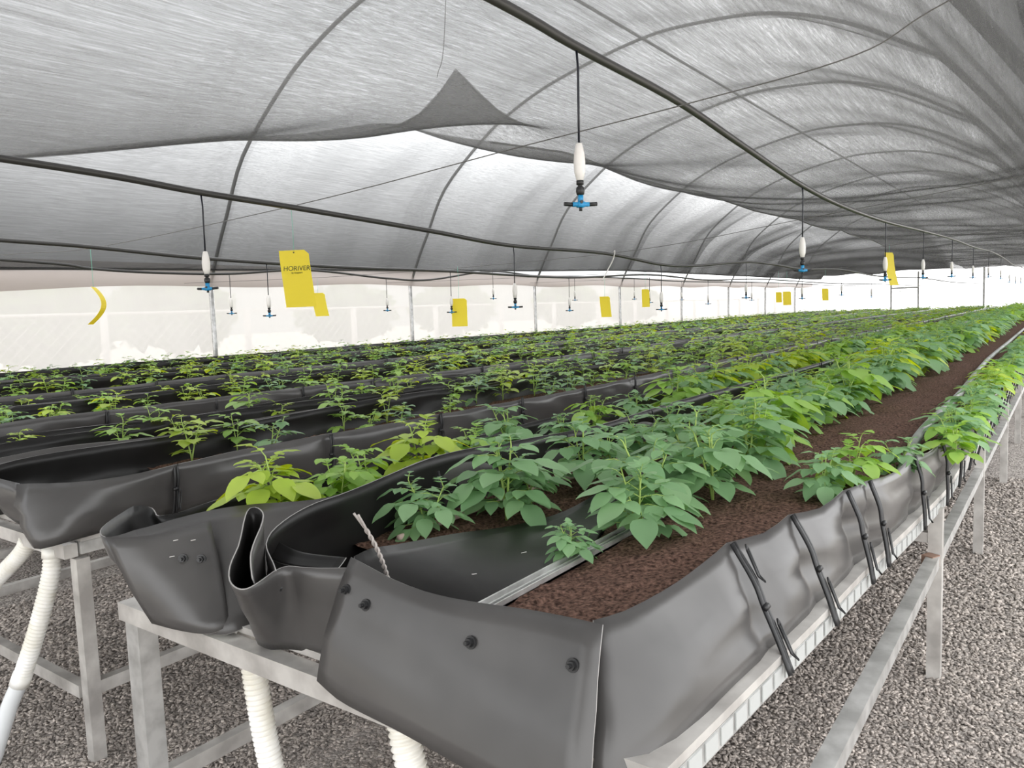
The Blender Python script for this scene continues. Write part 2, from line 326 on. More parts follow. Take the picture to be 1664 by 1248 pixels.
# ------------------------------------------------------------------ benches
BX = [(-.41, -2.24), (-3.03, -4.62), (-5.36, -6.93), (-7.68, -9.25), (-10.0, -11.56)]
BY = [1.11, 1.30, 1.35, 1.35, 1.35]
BNAME = ['the nearest bench', 'the second bench', 'the third bench', 'the fourth bench', 'the farthest bench']
RAILY = [1.0, 1.24, 2.0, 2.48, 2.9, 3.5, 60]; RAILX = [-.55, -.535, -.485, -.462, -.432, -.395, -.385]   # right edge of the first tray
def railx(y): return np.interp(y, RAILY, RAILX)
YB = 45.4
for k, ((xr, xl), y0) in enumerate(zip(BX, BY)):
    t = thing('growing_bench', ('long galvanised bench nearest the camera carrying three black troughs', 'galvanised bench second from the right, beyond the first aisle',
              'galvanised bench in the middle of the five', 'galvanised bench second from the left wall', 'galvanised bench closest to the left net wall')[k], 'bench', ((xr+xl)/2, y0, 0), 'growing benches')
    ox, oy = (xr+xl)/2, y0
    def P(*a): return (a[0]-ox, a[1]-oy, a[2])
    def bx(n, a, b, m): return MB().box(P(*a), P(*b)).build(n, m, t)
    xrr = -.50 if k == 0 else xr
    bx('front_rail', (xl-.02, y0-.025, .665), (xrr, y0+.025, .718), M['galv_old'])
    bx('side_rail', (xl-.025, y0+.025, .665), (xl+.025, YB, .718), M['galv_old'])
    # tray with wire-mesh edge
    tb = MB(); ysr = np.array(list(np.arange(y0+.03, 6, .3)) + [10, 20, 30, YB])
    for a, b in zip(ysr[:-1], ysr[1:]):
        xa, xb = (railx(a), railx(b)) if k == 0 else (xr+.02, xr+.02)
        v = [P(xl+.03, a, .722), P(xa, a, .722), P(xb, b, .722), P(xl+.03, b, .722), P(xl+.03, a, .738), P(xa, a, .742), P(xb, b, .742), P(xl+.03, b, .738)]
        tb.add(v, [(0,3,2,1),(4,5,6,7),(1,2,6,5),(3,0,4,7),(0,1,5,4),(2,3,7,6)])
    tb.build('tray', M['galv_old'], t)
    eb = MB(); cells = MB()
    for a, b in zip(ysr[:-1], ysr[1:]):
        xa, xb = (railx(a), railx(b)) if k == 0 else (xr+.02, xr+.02)
        eb.bar(P(xa-.026, a, .698), P(xb-.026, b, .698), .052, .046)
    eb.build('side_rail', M['galv'], t)
    if k == 0:
        a = y0+.05
        while a < 4.2:
            xa, xb = railx(a), railx(a+.052)
            cells.bar(P(xa+.002, a, .700), P(xb+.002, a+.052, .700), .003, .036); a += .068
        cells.build('edge_tape', M['tape'], t)
    ly = [y0+.03] + ([3.38, 5.21, 7.32] if k == 0 else [3.3, 5.3, 7.3]); ly += list(np.arange(9.35, YB, 2.05))
    for y in ly:
        top = .66
        if not (k == 0 and y < 2): MB().box(P(xr-.025, y-.025, float(floor_z(xr, y))), P(xr+.025, y+.025, top if k else .70)).build('leg', M['galv_old'], t)
        else: MB().box(P(-.56, y-.02, 0), P(-.52, y+.02, .66)).build('leg', M['galv_old'], t)
        MB().box(P(xl-.035, y-.03, float(floor_z(xl, y))), P(xl+.035, y+.03, top)).build('leg', M['galv'], t)
        bx('cross_rail', (xl+.035, y-.02, .56), (xr-.025, y+.02, .60), M['galv_old']) if y > 3 else None
    if k == 0: bx('brace', (-.435, 1.2, .475), (-.39, YB, .52), M['galv'])
    else: bx('brace', (xr-.02, y0+.05, .115), (xr+.02, YB, .165), M['galv_old'])
    bx('brace', (xl-.02, y0+.05, .11), (xl+.02, YB, .16), M['galv_old'])
    bx('brace', (xl+.04, y0+.0, .10), ((xr if k else -.56)-.04, y0+.04, .15), M['galv_old'])
    if k == 0:
        MB().bar(P(-.43, 3.30, .50), P(-.41, 3.345, .50), .046, .047).build('rust_patch', M['rust'], t)
# ------------------------------------------------------------------ liner troughs
def resample(rim, base, seg=.06):
    """rim / base control points of the same length -> dense matched polylines"""
    R = np.array(rim, float); B = np.array(base, float); oR = []; oB = []
    def cat(P, i, t):
        a = P[i-1] if i > 0 else 2*P[0]-P[1]; b = P[i]; c = P[i+1]; d = P[i+2] if i+2 < len(P) else 2*P[-1]-P[-2]
        lb = np.linalg.norm(c-b)+1e-9
        m0 = (c-a)*lb/(np.linalg.norm(c-b)+np.linalg.norm(b-a)+1e-9); m1 = (d-b)*lb/(np.linalg.norm(d-c)+lb)
        h = t*t*(3-2*t); return b*(2*t**3-3*t*t+1) + m0*(t**3-2*t*t+t) + c*h + m1*(t**3-t*t)
    for i in range(len(R)-1):
        L = np.linalg.norm(R[i+1]-R[i]); s = seg if max(R[i][1], R[i+1][1]) < 9 else .35
        n = int(max(2, min(160, L/s)))
        for t in np.linspace(0, 1, n, endpoint=False): oR.append(cat(R, i, t)); oB.append(cat(B, i, t))
    oR.append(R[-1]); oB.append(B[-1]); return np.array(oR), np.array(oB)
def sheet(name, rim, base, parent, rows=9, bulge=.02, wr=.008, seed=0.0, flip=False, seg=.06, ties=None):
    R, B = resample(rim, base, seg); n = len(R)
    T = np.gradient((R+B)/2, axis=0); N = np.stack([T[:, 1], -T[:, 0], 0*T[:, 0]], -1); N /= np.linalg.norm(N, axis=1)[:, None]+1e-9
    if flip: N = -N
    s = np.concatenate([[0], np.cumsum(np.linalg.norm(np.diff(R, axis=0), axis=1))])
    V = []
    for j in range(rows):
        t = j/(rows-1); pr = math.sin(PI*t)
        off = bulge*pr + wr*(pr*.8+.2*(1-t))*hz(s*5.0, np.full(n, t*4.0), seed)*2
        if ties is not None:
            dist = np.min(np.abs(R[:, 1][:, None]-np.array(ties)[None]), axis=1)
            off = off - (.022*pr+.008)*np.exp(-(dist/.035)**2) + .012*pr
        V.append(R*(1-t) + B*t + N*off[:, None])
    V = np.stack(V, 1); v = V.reshape(-1, 3)
    i = np.arange(n-1)[:, None]*rows + np.arange(rows-1)[None]
    q = np.stack([i, i+1, i+rows+1, i+rows], -1).reshape(-1, 4)
    if flip: q = q[:, ::-1]
    me = fast_mesh(name, v, q, [M['bag_out'], M['bag_in'], M['bag_edge']])
    o = bpy.data.objects.new(name, me); C.objects.link(o); o.parent = parent
    md = o.modifiers.new('thick', 'SOLIDIFY'); md.thickness = .003; md.offset = -1; md.material_offset = 1; md.material_offset_rim = 2; md.use_even_offset = False
    return o
def tie(parent, top, bot, out, kind=0):
    """black clamp strip: folded double rod from rim to tray with hairpin ends"""
    top = np.array(top); bot = np.array(bot); o = np.array(out)*1.0
    m = (top+bot)/2 + o*.016
    c = spline([top+o*.004, top*.7+bot*.3+o*.018, m, top*.25+bot*.75+o*.016, bot+o*.012], 4)
    b = MB()
    for dy in (-.0065, .0065): b.tube(c + np.array([0, dy, 0]), .0060, 6)
    dn = bot - top; dn /= np.linalg.norm(dn)
    for e, sg in ((c[-4], 1), ) + (((c[3], -1), ) if kind else ()):
        p = e + o*.012
        b.tube([p+[0,.006,0]-dn*.05, p+[0,.008,0]+dn*.015, p+o*.008+[0,.012,0]+dn*.03, p+[0,.016,0]+dn*.015, p+[0,.018,0]-dn*.05, p+[0,.012,0]-dn*.062, p+[0,.006,0]-dn*.05], .003, 5)
    mm = m + o*.006; b.tube([mm-[0,.016,0], mm+[0,.004,0]], .008, 6)
    return b.build('tie_strip', M['black'], parent, True)
def bolt(parent, p, nrm, s=1.0):
    p = np.array(p); n = np.array(nrm)/np.linalg.norm(nrm); b = MB()
    b.tube([p-n*.003, p+n*.002], .0135*s, 12); b.tube([p+n*.002, p+n*.010], .009*s, 6); b.tube([p+n*.010, p+n*.019], .0045*s, 6)
    return b.build('bolt', M['black'], parent)
def staple(parent, p, d):
    p = np.array(p); d = np.array(d); return MB().tube([p-d*.007, p+d*.007], .0008, 4).build('staple', M['white'], parent)

TIES1 = [1.767, 2.085, 2.43, 2.60, 3.068, 3.45, 3.80, 4.2] + list(np.arange(4.62, YB-.5, .52))
RIMY = [1.207, 1.744, 2.1, 2.54, 3.1, 3.6, 4.5, 6, 60]; RIMX = [-.695, -.653, -.597, -.514, -.442, -.389, -.345, -.335, -.335]
# --- nearest bench, right trough
def right_trough():
    t = thing('grow_trough', 'right grey-black plastic trough on the nearest bench, with the big bolted end flap', 'trough', (0, 0, 0), 'liner troughs')
    yl = [1.207, 1.50, 1.767, 1.93, 2.085, 2.26, 2.43, 2.6, 2.83, 3.068, 3.26, 3.45, 3.8, 4.2, 5, 6, 8, 11, 16, 24, 34, YB]
    sag = [0, -.012, .005, -.008, .006, -.012, .006, .004, -.01, .008, -.01, .006, .004, .004, 0, 0, 0, 0, 0, 0, 0, 0]
    rim = [(np.interp(y, RIMY, RIMX), y, .95+s) for y, s in zip(yl, sag)]
    base = [(railx(y)-.03, y-.09*max(0, 1-(y-1.2)/2.5), .744) for y in yl]; base[0] = (-.652, 1.060, .62); rim[0] = (-.712, 1.210, .949); base.insert(1, (-.575, 1.16, .71)); rim.insert(1, (-.690, 1.29, .944))
    sheet('right_wall', rim, base, t, bulge=.006, wr=.010, seed=.7, ties=TIES1)
    for i, y in enumerate(TIES1):
        x = np.interp(y, RIMY, RIMX); yb = y-.09*max(0, 1-(y-1.2)/2.5)
        tie(t, (x, y, .955), (railx(yb)+.010, yb-.015, .700), (1, 0, .25), i == 0)
    # front flap
    rim = [(-1.32, 1.163, .985), (-1.257, 1.158, .975), (-1.178, 1.152, .962), (-1.096, 1.158, .95), (-1.02, 1.168, .945), (-.935, 1.18, .945), (-.853, 1.19, .948), (-.768, 1.195, .95), (-.680, 1.190, .954)]
    base = [(-1.336, 1.058, .73), (-1.27, 1.057, .706), (-1.19, 1.055, .698), (-1.10, 1.054, .692), (-1.02, 1.053, .684), (-.93, 1.051, .674), (-.85, 1.05, .664), (-.76, 1.048, .645), (-.622, 1.036, .615)]
    fl = sheet('end_flap', rim, base, t, bulge=.014, wr=.004, seed=2.1, seg=.03)
    def on(u, v):   # point on the flap
        R, B = np.array(rim), np.array(base); x = u*(len(R)-1); i = min(int(x), len(R)-2); f = x-i
        r = R[i]*(1-f)+R[i+1]*f; b = B[i]*(1-f)+B[i+1]*f; return r*(1-v)+b*v+np.array([0, -.014*math.sin(PI*v)-.001, 0])
    for u, v in ((.045, .23), (.17, .25), (.60, .25), (.93, .22)): bolt(t, on(u, v), (0, -1, .25), 1.0)
    # inner (left) wall leaning over the soil
    rim = [(-1.392, 1.236, .952), (-1.39, 1.29, .957), (-1.38, 1.36, .948), (-1.365, 1.58, .922), (-1.345, 1.84, .885), (-1.33, 2.10, .87), (-1.33, 2.5, .90), (-1.335, 3.1, .905), (-1.34, 5, .90), (-1.34, 9, .91), (-1.34, 16, .90), (-1.34, 28, .90), (-1.34, YB, .90)]
    base = [(-1.22, 1.12, .75), (-1.16, 1.2, .78), (-1.08, 1.30, .842), (-1.045, 1.5, .85), (-1.06, 1.8, .85), (-1.16, 2.05, .85), (-1.29, 2.5, .83), (-1.32, 3.1, .82), (-1.33, 5, .8), (-1.33, 9, .8), (-1.33, 16, .8), (-1.33, 28, .8), (-1.33, YB, .8)]
    sheet('inner_wall', rim, base, t, bulge=-.03, wr=.006, seed=4.4, flip=True)
    staple(t, (-1.17, 1.42, .893), (.8, .6, .1)); staple(t, (-1.16, 1.62, .893), (.8, .6, .2)); staple(t, (-1.25, 1.36, .91), (.8, .6, 0))
    b = MB(); b.add([(-1.33, 1.12, .744), (-.68, 1.14, .744), (-.45, 3.5, .744), (-.45, YB, .744), (-1.33, YB, .744)], [(0,1,2,3,4)]); b.build('liner_base', M['bag_in'], t)
    return t
right_trough()
# --- nearest bench, middle trough with its gathered front end
def middle_trough():
    t = thing('grow_trough', 'middle black trough on the nearest bench, its open end gathered into an upright loop', 'trough', (0, 0, 0), 'liner troughs')
    rim = [(-1.345, 1.180, .95), (-1.411, 1.140, .95), (-1.456, 1.123, .95), (-1.484, 1.114, .95), (-1.489, 1.095, .95), (-1.48, 1.067, .95), (-1.458, 1.025, .95), (-1.443, .992, .95), (-1.436, .968, .95),
           (-1.443, .955, .951), (-1.467, .954, .954), (-1.49, .959, .962), (-1.51, .972, .976), (-1.528, .993, .992), (-1.549, 1.026, 1.013), (-1.586, 1.064, 1.037), (-1.624, 1.101, 1.058), (-1.640, 1.125, 1.068),
           (-1.631, 1.138, 1.07), (-1.606, 1.137, 1.066), (-1.579, 1.125, 1.058), (-1.549, 1.093, 1.04), (-1.528, 1.062, 1.023), (-1.508, 1.034, 1.002), (-1.492, 1.02, .985), (-1.480, 1.012, .971), (-1.470, 1.006, .958)]
    base = [(-1.36, 1.15, .73), (-1.42, 1.145, .73), (-1.46, 1.142, .73), (-1.49, 1.14, .73), (-1.51, 1.135, .73), (-1.53, 1.125, .73), (-1.545, 1.115, .73), (-1.56, 1.105, .73), (-1.575, 1.10, .732),
            (-1.59, 1.098, .735), (-1.605, 1.10, .735), (-1.618, 1.108, .735), (-1.63, 1.116, .735), (-1.64, 1.125, .735), (-1.652, 1.135, .735), (-1.662, 1.146, .735), (-1.67, 1.158, .735), (-1.672, 1.165, .735),
            (-1.668, 1.168, .735), (-1.66, 1.165, .735), (-1.65, 1.158, .735), (-1.64, 1.15, .735), (-1.63, 1.144, .735), (-1.618, 1.138, .735), (-1.605, 1.134, .735), (-1.59, 1.13, .735), (-1.575, 1.128, .735)]
    sheet('gathered_end', rim[::-1], base[::-1], t, bulge=.0, wr=.003, seed=1.2, seg=.02)
    rim = [(-1.486, 1.077, .95), (-1.52, 1.095, .958), (-1.562, 1.114, .969), (-1.602, 1.138, .98), (-1.636, 1.181, .994), (-1.654, 1.233, 1.007), (-1.664, 1.287, 1.018), (-1.664, 1.352, 1.029), (-1.668, 1.43, 1.031), (-1.70, 1.56, 1.03), (-1.74, 1.94, 1.05), (-1.74, 2.4, 1.03),
           (-1.74, 3.04, 1.0), (-1.74, 3.92, 1.01), (-1.74, 6, 1.0), (-1.74, 10, 1.0), (-1.74, 17, 1.0), (-1.74, 28, 1.0), (-1.74, YB, 1.0)]
    base = [(-1.58, 1.14, .74), (-1.60, 1.15, .74), (-1.62, 1.16, .74), (-1.635, 1.18, .74), (-1.65, 1.21, .742), (-1.66, 1.25, .742), (-1.665, 1.30, .742), (-1.67, 1.36, .745), (-1.68, 1.43, .745), (-1.70, 1.56, .745), (-1.72, 1.94, .745), (-1.72, 2.4, .745),
            (-1.72, 3.04, .745), (-1.72, 3.92, .745), (-1.72, 6, .745), (-1.72, 10, .745), (-1.72, 17, .745), (-1.72, 28, .745), (-1.72, YB, .745)]
    sheet('left_wall', rim, base, t, bulge=.01, wr=.008, seed=5.2, flip=True, seg=.04)
    rim = [(-1.40, 1.22, .953), (-1.53, 1.20, .95), (-1.62, 1.215, .95), (-1.69, 1.23, .957)]; base = [(-1.40, 1.185, .93), (-1.53, 1.16, .928), (-1.62, 1.17, .925), (-1.685, 1.195, .93)]
    fo = sheet('folded_flap', rim, base, t, bulge=.004, wr=.001, seed=3, seg=.02)
    b = MB(); b.add([(-1.72, 1.16, .746), (-1.35, 1.16, .746), (-1.34, YB, .746), (-1.72, YB, .746)], [(0,1,2,3)]); b.build('liner_base', M['bag_in'], t)
    bolt(t, (-1.505, 1.098, .90), (-.2, -1, .2)); 
    for y in list(np.arange(1.93, 9, .83)): MB().tube([(-1.728, y, 1.0), (-1.716, y+.005, .9), (-1.712, y, .80)], .005, 5).build('tie_strip', M['black'], t, True)
    return t
middle_trough()
# --- nearest bench, left trough
def left_trough():
    t = thing('grow_trough', 'left black trough on the nearest bench, its end wall curling into a small loop', 'trough', (0, 0, 0), 'liner troughs')
    rim = [(-2.31, YB, .95), (-2.31, 28, .95), (-2.31, 17, .95), (-2.30, 10, .95), (-2.30, 6, .95), (-2.30, 4.2, .95), (-2.27, 3, .95), (-2.27, 2.2, .95), (-2.272, 1.53, .95), (-2.262, 1.43, .95), (-2.24, 1.34, .95), (-2.22, 1.27, .95), (-2.235, 1.22, .95), (-2.28, 1.235, .95), (-2.35, 1.262, .95),
           (-2.405, 1.262, .95), (-2.425, 1.24, .95), (-2.39, 1.19, .95), (-2.327, 1.121, .95), (-2.264, 1.062, .95), (-2.2, 1.024, .95), (-2.15, 1.014, .95), (-2.131, 1.04, .95), (-2.14, 1.093, .951), (-2.135, 1.13, .952), (-2.12, 1.175, .958),
           (-2.09, 1.225, .968), (-2.04, 1.27, .98), (-1.98, 1.33, .988), (-1.91, 1.375, .993), (-1.84, 1.42, .996), (-1.785, 1.50, .998), (-1.762, 1.64, 1.012), (-1.757, 1.94, 1.045), (-1.757, 2.4, 1.025), (-1.757, 3.04, .995), (-1.757, 3.92, 1.005), (-1.757, 6, .995), (-1.757, 10, .995), (-1.757, 17, .995), (-1.757, 28, .995), (-1.757, YB, .995)]
    base = [(-2.22, YB, .745), (-2.22, 28, .745), (-2.22, 17, .745), (-2.22, 10, .745), (-2.22, 6, .745), (-2.22, 4.2, .745), (-2.22, 3, .745), (-2.22, 2.2, .745), (-2.22, 1.53, .745), (-2.20, 1.43, .745), (-2.18, 1.36, .745), (-2.16, 1.3, .745), (-2.15, 1.25, .745), (-2.145, 1.22, .745), (-2.13, 1.19, .745),
            (-2.115, 1.16, .745), (-2.09, 1.13, .742), (-2.065, 1.10, .738), (-2.04, 1.078, .735), (-2.01, 1.062, .73), (-1.98, 1.05, .728), (-1.95, 1.05, .728), (-1.92, 1.052, .728), (-1.88, 1.058, .728), (-1.84, 1.066, .728), (-1.80, 1.075, .728),
            (-1.765, 1.085, .73), (-1.74, 1.10, .73), (-1.725, 1.13, .735), (-1.72, 1.19, .74), (-1.72, 1.28, .742), (-1.72, 1.42, .745), (-1.735, 1.64, .745), (-1.74, 1.94, .745), (-1.74, 2.4, .745), (-1.74, 3.04, .745), (-1.74, 3.92, .745), (-1.74, 6, .745), (-1.74, 10, .745), (-1.74, 17, .745), (-1.74, 28, .745), (-1.74, YB, .745)]
    sheet('wall', rim, base, t, bulge=.012, wr=.007, seed=6.6, seg=.03)
    # flat end panel lapped over the gather
    R2 = [(-2.125, 1.005, .952), (-2.035, 1.068, .956), (-1.985, 1.145, .962), (-1.972, 1.225, .968)]; B2 = [(-1.97, 1.030, .735), (-1.85, 1.045, .735), (-1.77, 1.075, .735), (-1.75, 1.12, .745)]
    sheet('end_panel', R2, B2, t, bulge=.010, wr=.002, seed=3.3, seg=.02, flip=False)
    def on2(u, v, o=.004):
        Ra, Ba = np.array(R2), np.array(B2); x = u*3; i = min(int(x), 2); f = x-i; r = Ra[i]*(1-f)+Ra[i+1]*f; q = Ba[i]*(1-f)+Ba[i+1]*f
        return r*(1-v)+q*v+np.array([.6, -.8, 0])*(.010*math.sin(PI*v)+o)
    bolt(t, on2(.62, .28), (.6, -.8, .2)); bolt(t, on2(.82, .33), (.6, -.8, .2))
    for u_, v_ in ((.60, .09), (.78, .13), (.53, .24)): staple(t, on2(u_, v_, .008), (.75, .6, .15))
    b = MB(); b.add([(-2.22, 1.14, .746), (-1.74, 1.14, .746), (-1.74, YB, .746), (-2.22, YB, .746)], [(0,1,2,3)]); b.build('liner_base', M['bag_in'], t)
    return t
left_trough()
# --- the other benches: three troughs each
TR = [('right', -.0, -.66, .95, .99), ('middle', -.68, -1.10, .985, .99), ('left', -1.12, -1.60, .985, .955)]
def far_trough(k, j):
    side, a, b, za, zb = TR[j]; xr = BX[k][0]+.05+a; xl = BX[k][0]+.05+b; y0 = BY[k]-.06
    t = thing('grow_trough', '%s black plastic trough on %s' % (side, BNAME[k] + (', counted from the right' if 0 < k < 4 else ' by the net wall')), 'trough', (0, 0, 0), 'liner troughs')
    f = [0, .3, .8, 1.5, 2.4, 3.6, 5.2, 8, 12, 18, 26, 35, YB-y0]; w = .05
    jz = lambda: random.uniform(-.016, .016); jx = lambda: random.uniform(-.018, .018)
    rim = [(xl+jx(), y0+q, zb+jz()) for q in f[::-1][:-1]] + [(xl+w*.4, y0+.05, zb-.02), (xl+w*1.6, y0-.01, zb-.04), ((xl*.66+xr*.34), y0+.04, .92), ((xl*.34+xr*.66), y0+.01, .93), (xr-w*1.6, y0-.06, za), (xr-w*.2, y0-.03, za)] + [(xr+jx(), y0+q, za+jz()) for q in f[1:]]
    ins = .035
    base = [(xl+ins, y0+q, .745) for q in f[::-1][:-1]] + [(xl+ins, y0+.1, .742), (xl+ins+w, y0+.07, .738), ((xl*.66+xr*.34), y0+.06, .732), ((xl*.34+xr*.66), y0+.05, .732), (xr-ins-w, y0+.03, .738), (xr-ins, y0+.05, .742)] + [(xr-ins, y0+q, .745) for q in f[1:]]
    if k == 1 and j == 0:   # its near corner is drawn in towards the left
        n0 = 12 + 4
        rim = rim[:n0] + [(xr-.23, 1.205, .95), (xr-.12, 1.275, .95), (xr-.01, 1.385, .95), (xr+.02, 1.56, .95)] + rim[-11:]
        base = base[:n0] + [(xr-.09, 1.185, .735), (xr-.03, 1.19, .733), (xr-.0, 1.27, .742), (xr-.02, 1.48, .744)] + base[-11:]
    tt = None
    if j == 0: tt = list(np.arange(y0+.47, YB-.5, .83))
    sheet('wall', rim, base, t, rows=7, bulge=.012, wr=.012, seed=k*2.3+j*.9, seg=.07, ties=tt)
    b = MB(); b.add([(xl+ins, y0+.1, .747), (xr-ins, y0+.1, .747), (xr-ins, YB, .747), (xl+ins, YB, .747)], [(0,1,2,3)]); b.build('liner_base', M['bag_in'], t)
    if tt:
        for y in tt: tie(t, (xr, y, za+.004), (xr-ins+.012, y-.01, .745), (1, 0, .2))
    if k == 1 and j == 0:
        for y in (1.42, 1.52): MB().tube([(xr+.002, y, .905), (xr+.008, y, .904)], .006, 6).build('stud', M['white'], t)
    return t
for k in range(1, 5):
    for j in range(3): far_trough(k, j)
# ------------------------------------------------------------------ soil
def soil(label, xa, xb, y0, z, hi=0.0):
    ys = np.concatenate([np.arange(y0, 4, .03), np.arange(4, 10, .1), np.arange(10, YB, .5)]); us = np.linspace(0, 1, 26)
    U, Y = np.meshgrid(us, ys); A = xa(Y) if callable(xa) else xa; Bx = xb(Y) if callable(xb) else xb
    X = A*(1-U)+Bx*U
    Z = z + hi*U + .010*hz(X*9, Y*7, 1.1) + .006*hz(X*31, Y*27, 2.2) + rng.normal(0, .0022, X.shape)
    o = gridmesh('potting_soil', X, Y, Z, M['soil']); tag(o, label, 'soil', 'trough soil', 'stuff')
soil('brown coir soil filling the right trough of the nearest bench', lambda y: np.interp(y, [1.2, 1.35, 1.8, 2.05, 2.5, 60], [-1.07, -1.035, -1.04, -1.14, -1.28, -1.30]),
     lambda y: np.interp(y, RIMY, RIMX)-.035, 1.205, .872, .025)
soil('brown coir soil in the middle trough of the nearest bench', -1.71, -1.36, 1.5, .86)
soil('dark soil in the left trough of the nearest bench', -2.22, -1.77, 1.35, .865)
for k in range(1, 5):
    for j in range(3):
        x0 = BX[k][0]+.05
        soil('dark soil in the %s trough of %s' % (TR[j][0], BNAME[k]), x0+TR[j][2]+.045, x0+TR[j][1]-.045, BY[k]+(.3 if j else .62), .84)
# ------------------------------------------------------------------ plants
def rotm(az, el):
    ca, sa, ce, se = math.cos(az), math.sin(az), math.cos(el), math.sin(el)
    fx = np.array([ca*ce, sa*ce, se]); fy = np.array([-sa, ca, 0]); fz = np.cross(fx, fy); return np.stack([fx, fy, fz], 1)
def leaflet(L, Wd, rows, cols, droop, cup):
    t = np.linspace(0, 1, rows); s = np.linspace(-1, 1, cols)
    w = Wd*.5*np.sin(PI*np.clip(t, 0, 1)**.72)**.80; w[0] = Wd*.04; w[-1] = Wd*.015
    Tm, Sm = np.meshgrid(t, s, indexing='ij')
    x = L*Tm; y = w[:, None]*Sm; z = cup*np.abs(Sm)*w[:, None] - droop*L*Tm**2 + .02*L*np.sin(Tm*9)*np.abs(Sm)
    v = np.stack([x, y, z], -1).reshape(-1, 3)
    i = np.arange(rows-1)[:, None]*cols + np.arange(cols-1)[None]
    return v, np.stack([i, i+cols, i+cols+1, i+1], -1).reshape(-1, 4)
def plant(seed, h=.26, leaf=.075, nodes_=7, stems=2, rows=8, cols=5, upright=0.0, skip=1):
    r = random.Random(seed); LV = []; LQ = []; n = 0; stem = MB()
    def put(o, R, L, Wd, dr, cup):
        nonlocal n
        v, q = leaflet(L, Wd, rows, cols, dr, cup); LV.append(v @ R.T + o); LQ.append(q+n); n += len(v)
    for s in range(stems):
        az0 = r.uniform(0, 6.28); lean = r.uniform(.05, .45) if stems > 1 else r.uniform(0, .2); hh = h*r.uniform(.75, 1.05)
        P = np.array([(math.cos(az0)*lean*hh*t**1.3*.8, math.sin(az0)*lean*hh*t**1.3*.8, hh*t*.92) for t in np.linspace(0, 1, 6)])
        stem.tube(P, np.linspace(.0045, .0022, 6)*(h/.26)**.5, 6)
        ph = r.uniform(0, 6.28)
        for k in range(nodes_):
            if skip > 1 and (k + s) % skip: continue
            t = .18+.82*(k/(nodes_-1))**.9; i = min(int(t*5), 4); p = P[i]*(1-(t*5-i))+P[i+1]*(t*5-i)
            az = ph + k*2.4 + r.uniform(-.3, .3); top = t > .86
            el = (r.uniform(.15, .6)+upright*.3) if not top else r.uniform(.6, 1.1)
            sz = (1.0-.45*abs(t-.5)*1.3)*r.uniform(.8, 1.15); 
            if top: sz *= .62
            Rl = h*.40*sz
            R = rotm(az, el); e1 = R @ np.array([Rl*.55, 0, 0]); e2 = e1 + rotm(az, el-.45) @ np.array([Rl*.5, 0, 0])
            pts = [p, p+e1*.5, p+e1, p+e2]; stem.tube(pts, [.0022, .0018, .0015, .001], 5, False)
            a2 = el-.55-r.uniform(0, .25); Lf = leaf*sz
            put(p+e2, rotm(az, a2), Lf*1.2, Lf*.82, .22, .10)
            for q, off in ((.42, .72), (.85, .88)):
                b = p + e1*(1 if q > .5 else q/.55) + (e2-e1)*max(0, (q-.55)/.45)*.7
                for sg in (-1, 1):
                    if r.random() < .08: continue
                    put(b, rotm(az+sg*(1.05+r.uniform(-.15, .2)), a2+.18+r.uniform(-.2, .15)), Lf*off*r.uniform(.8, 1.05), Lf*off*.66, .2, .12)
    return np.concatenate(LV), np.concatenate(LQ), stem
NV = 6
SPEC = [dict(h=.27, leaf=.104, nodes_=8, stems=3), dict(h=.22, leaf=.080, nodes_=6, stems=2, upright=.7)]
HI = []; LO = []; VLO = []
for ty in range(2):
    hi = []; lo = []; vlo = []
    for s in range(NV):
        sd = 100*ty+s
        v, q, st = plant(sd, **SPEC[ty]); zmax = v[:, 2].max()
        ml = fast_mesh('foliage', v, q, [LEAF[0]])
        ms = bpy.data.meshes.new('stem'); ms.from_pydata([tuple(map(float, p)) for p in np.concatenate(st.v)], [], st.f); ms.materials.append(M['stem']); ms.polygons.foreach_set('use_smooth', [True]*len(ms.polygons))
        hi.append((ml, ms))
        v, q, st = plant(sd, rows=4, cols=3, **SPEC[ty]); lo.append((v, q))
        sp2 = dict(SPEC[ty]); sp2['leaf'] *= 1.3; sp2['stems'] = min(2, sp2['stems'])
        v, q, st = plant(sd, rows=3, cols=3, skip=2, **sp2); vlo.append((v, q))
    HI.append(hi); LO.append(lo); VLO.append(vlo)
# rows: (x, first y, spacing, bench, phrase, type, scale, soil z, tone weights)
PL = []   # x, y, z, scale, type, variant, rot, tone, row key, ordinal
ROWS = []
def row(key, phrase, x, y0, sp, ty, sc, z, tones, fixed=(), drop=.08, jx=.05):
    pts = [(px, py, s, tn) for px, py, s, tn in fixed]
    y = y0
    while y < YB-.4:
        dens = 1.0 if y < 8 else 1.15
        if random.random() > drop: pts.append((x+random.uniform(-jx, jx), y+random.uniform(-.06, .06), sc*random.uniform(.72, 1.15)*(1+.15*min(1, y/14)), random.choices([0, 1, 2], tones)[0]))
        y += sp/dens*random.uniform(.8, 1.2)
    pts.sort(key=lambda p: p[1])
    for i, (px, py, s, tn) in enumerate(pts): PL.append((px, py, z, s, ty, random.randrange(NV), random.uniform(0, 6.28), tn, key, i))
    ROWS.append(key); PHR[key] = phrase
PHR = {}
row('a_rim', 'along the right rim of the nearest bench', -.375, 3.4, .26, 0, .70, .885, (5, 4, 1), [(-.63, 2.55, .62, 0), (-.60, 2.80, .72, 1), (-.50, 3.08, .55, 0)], jx=.025)
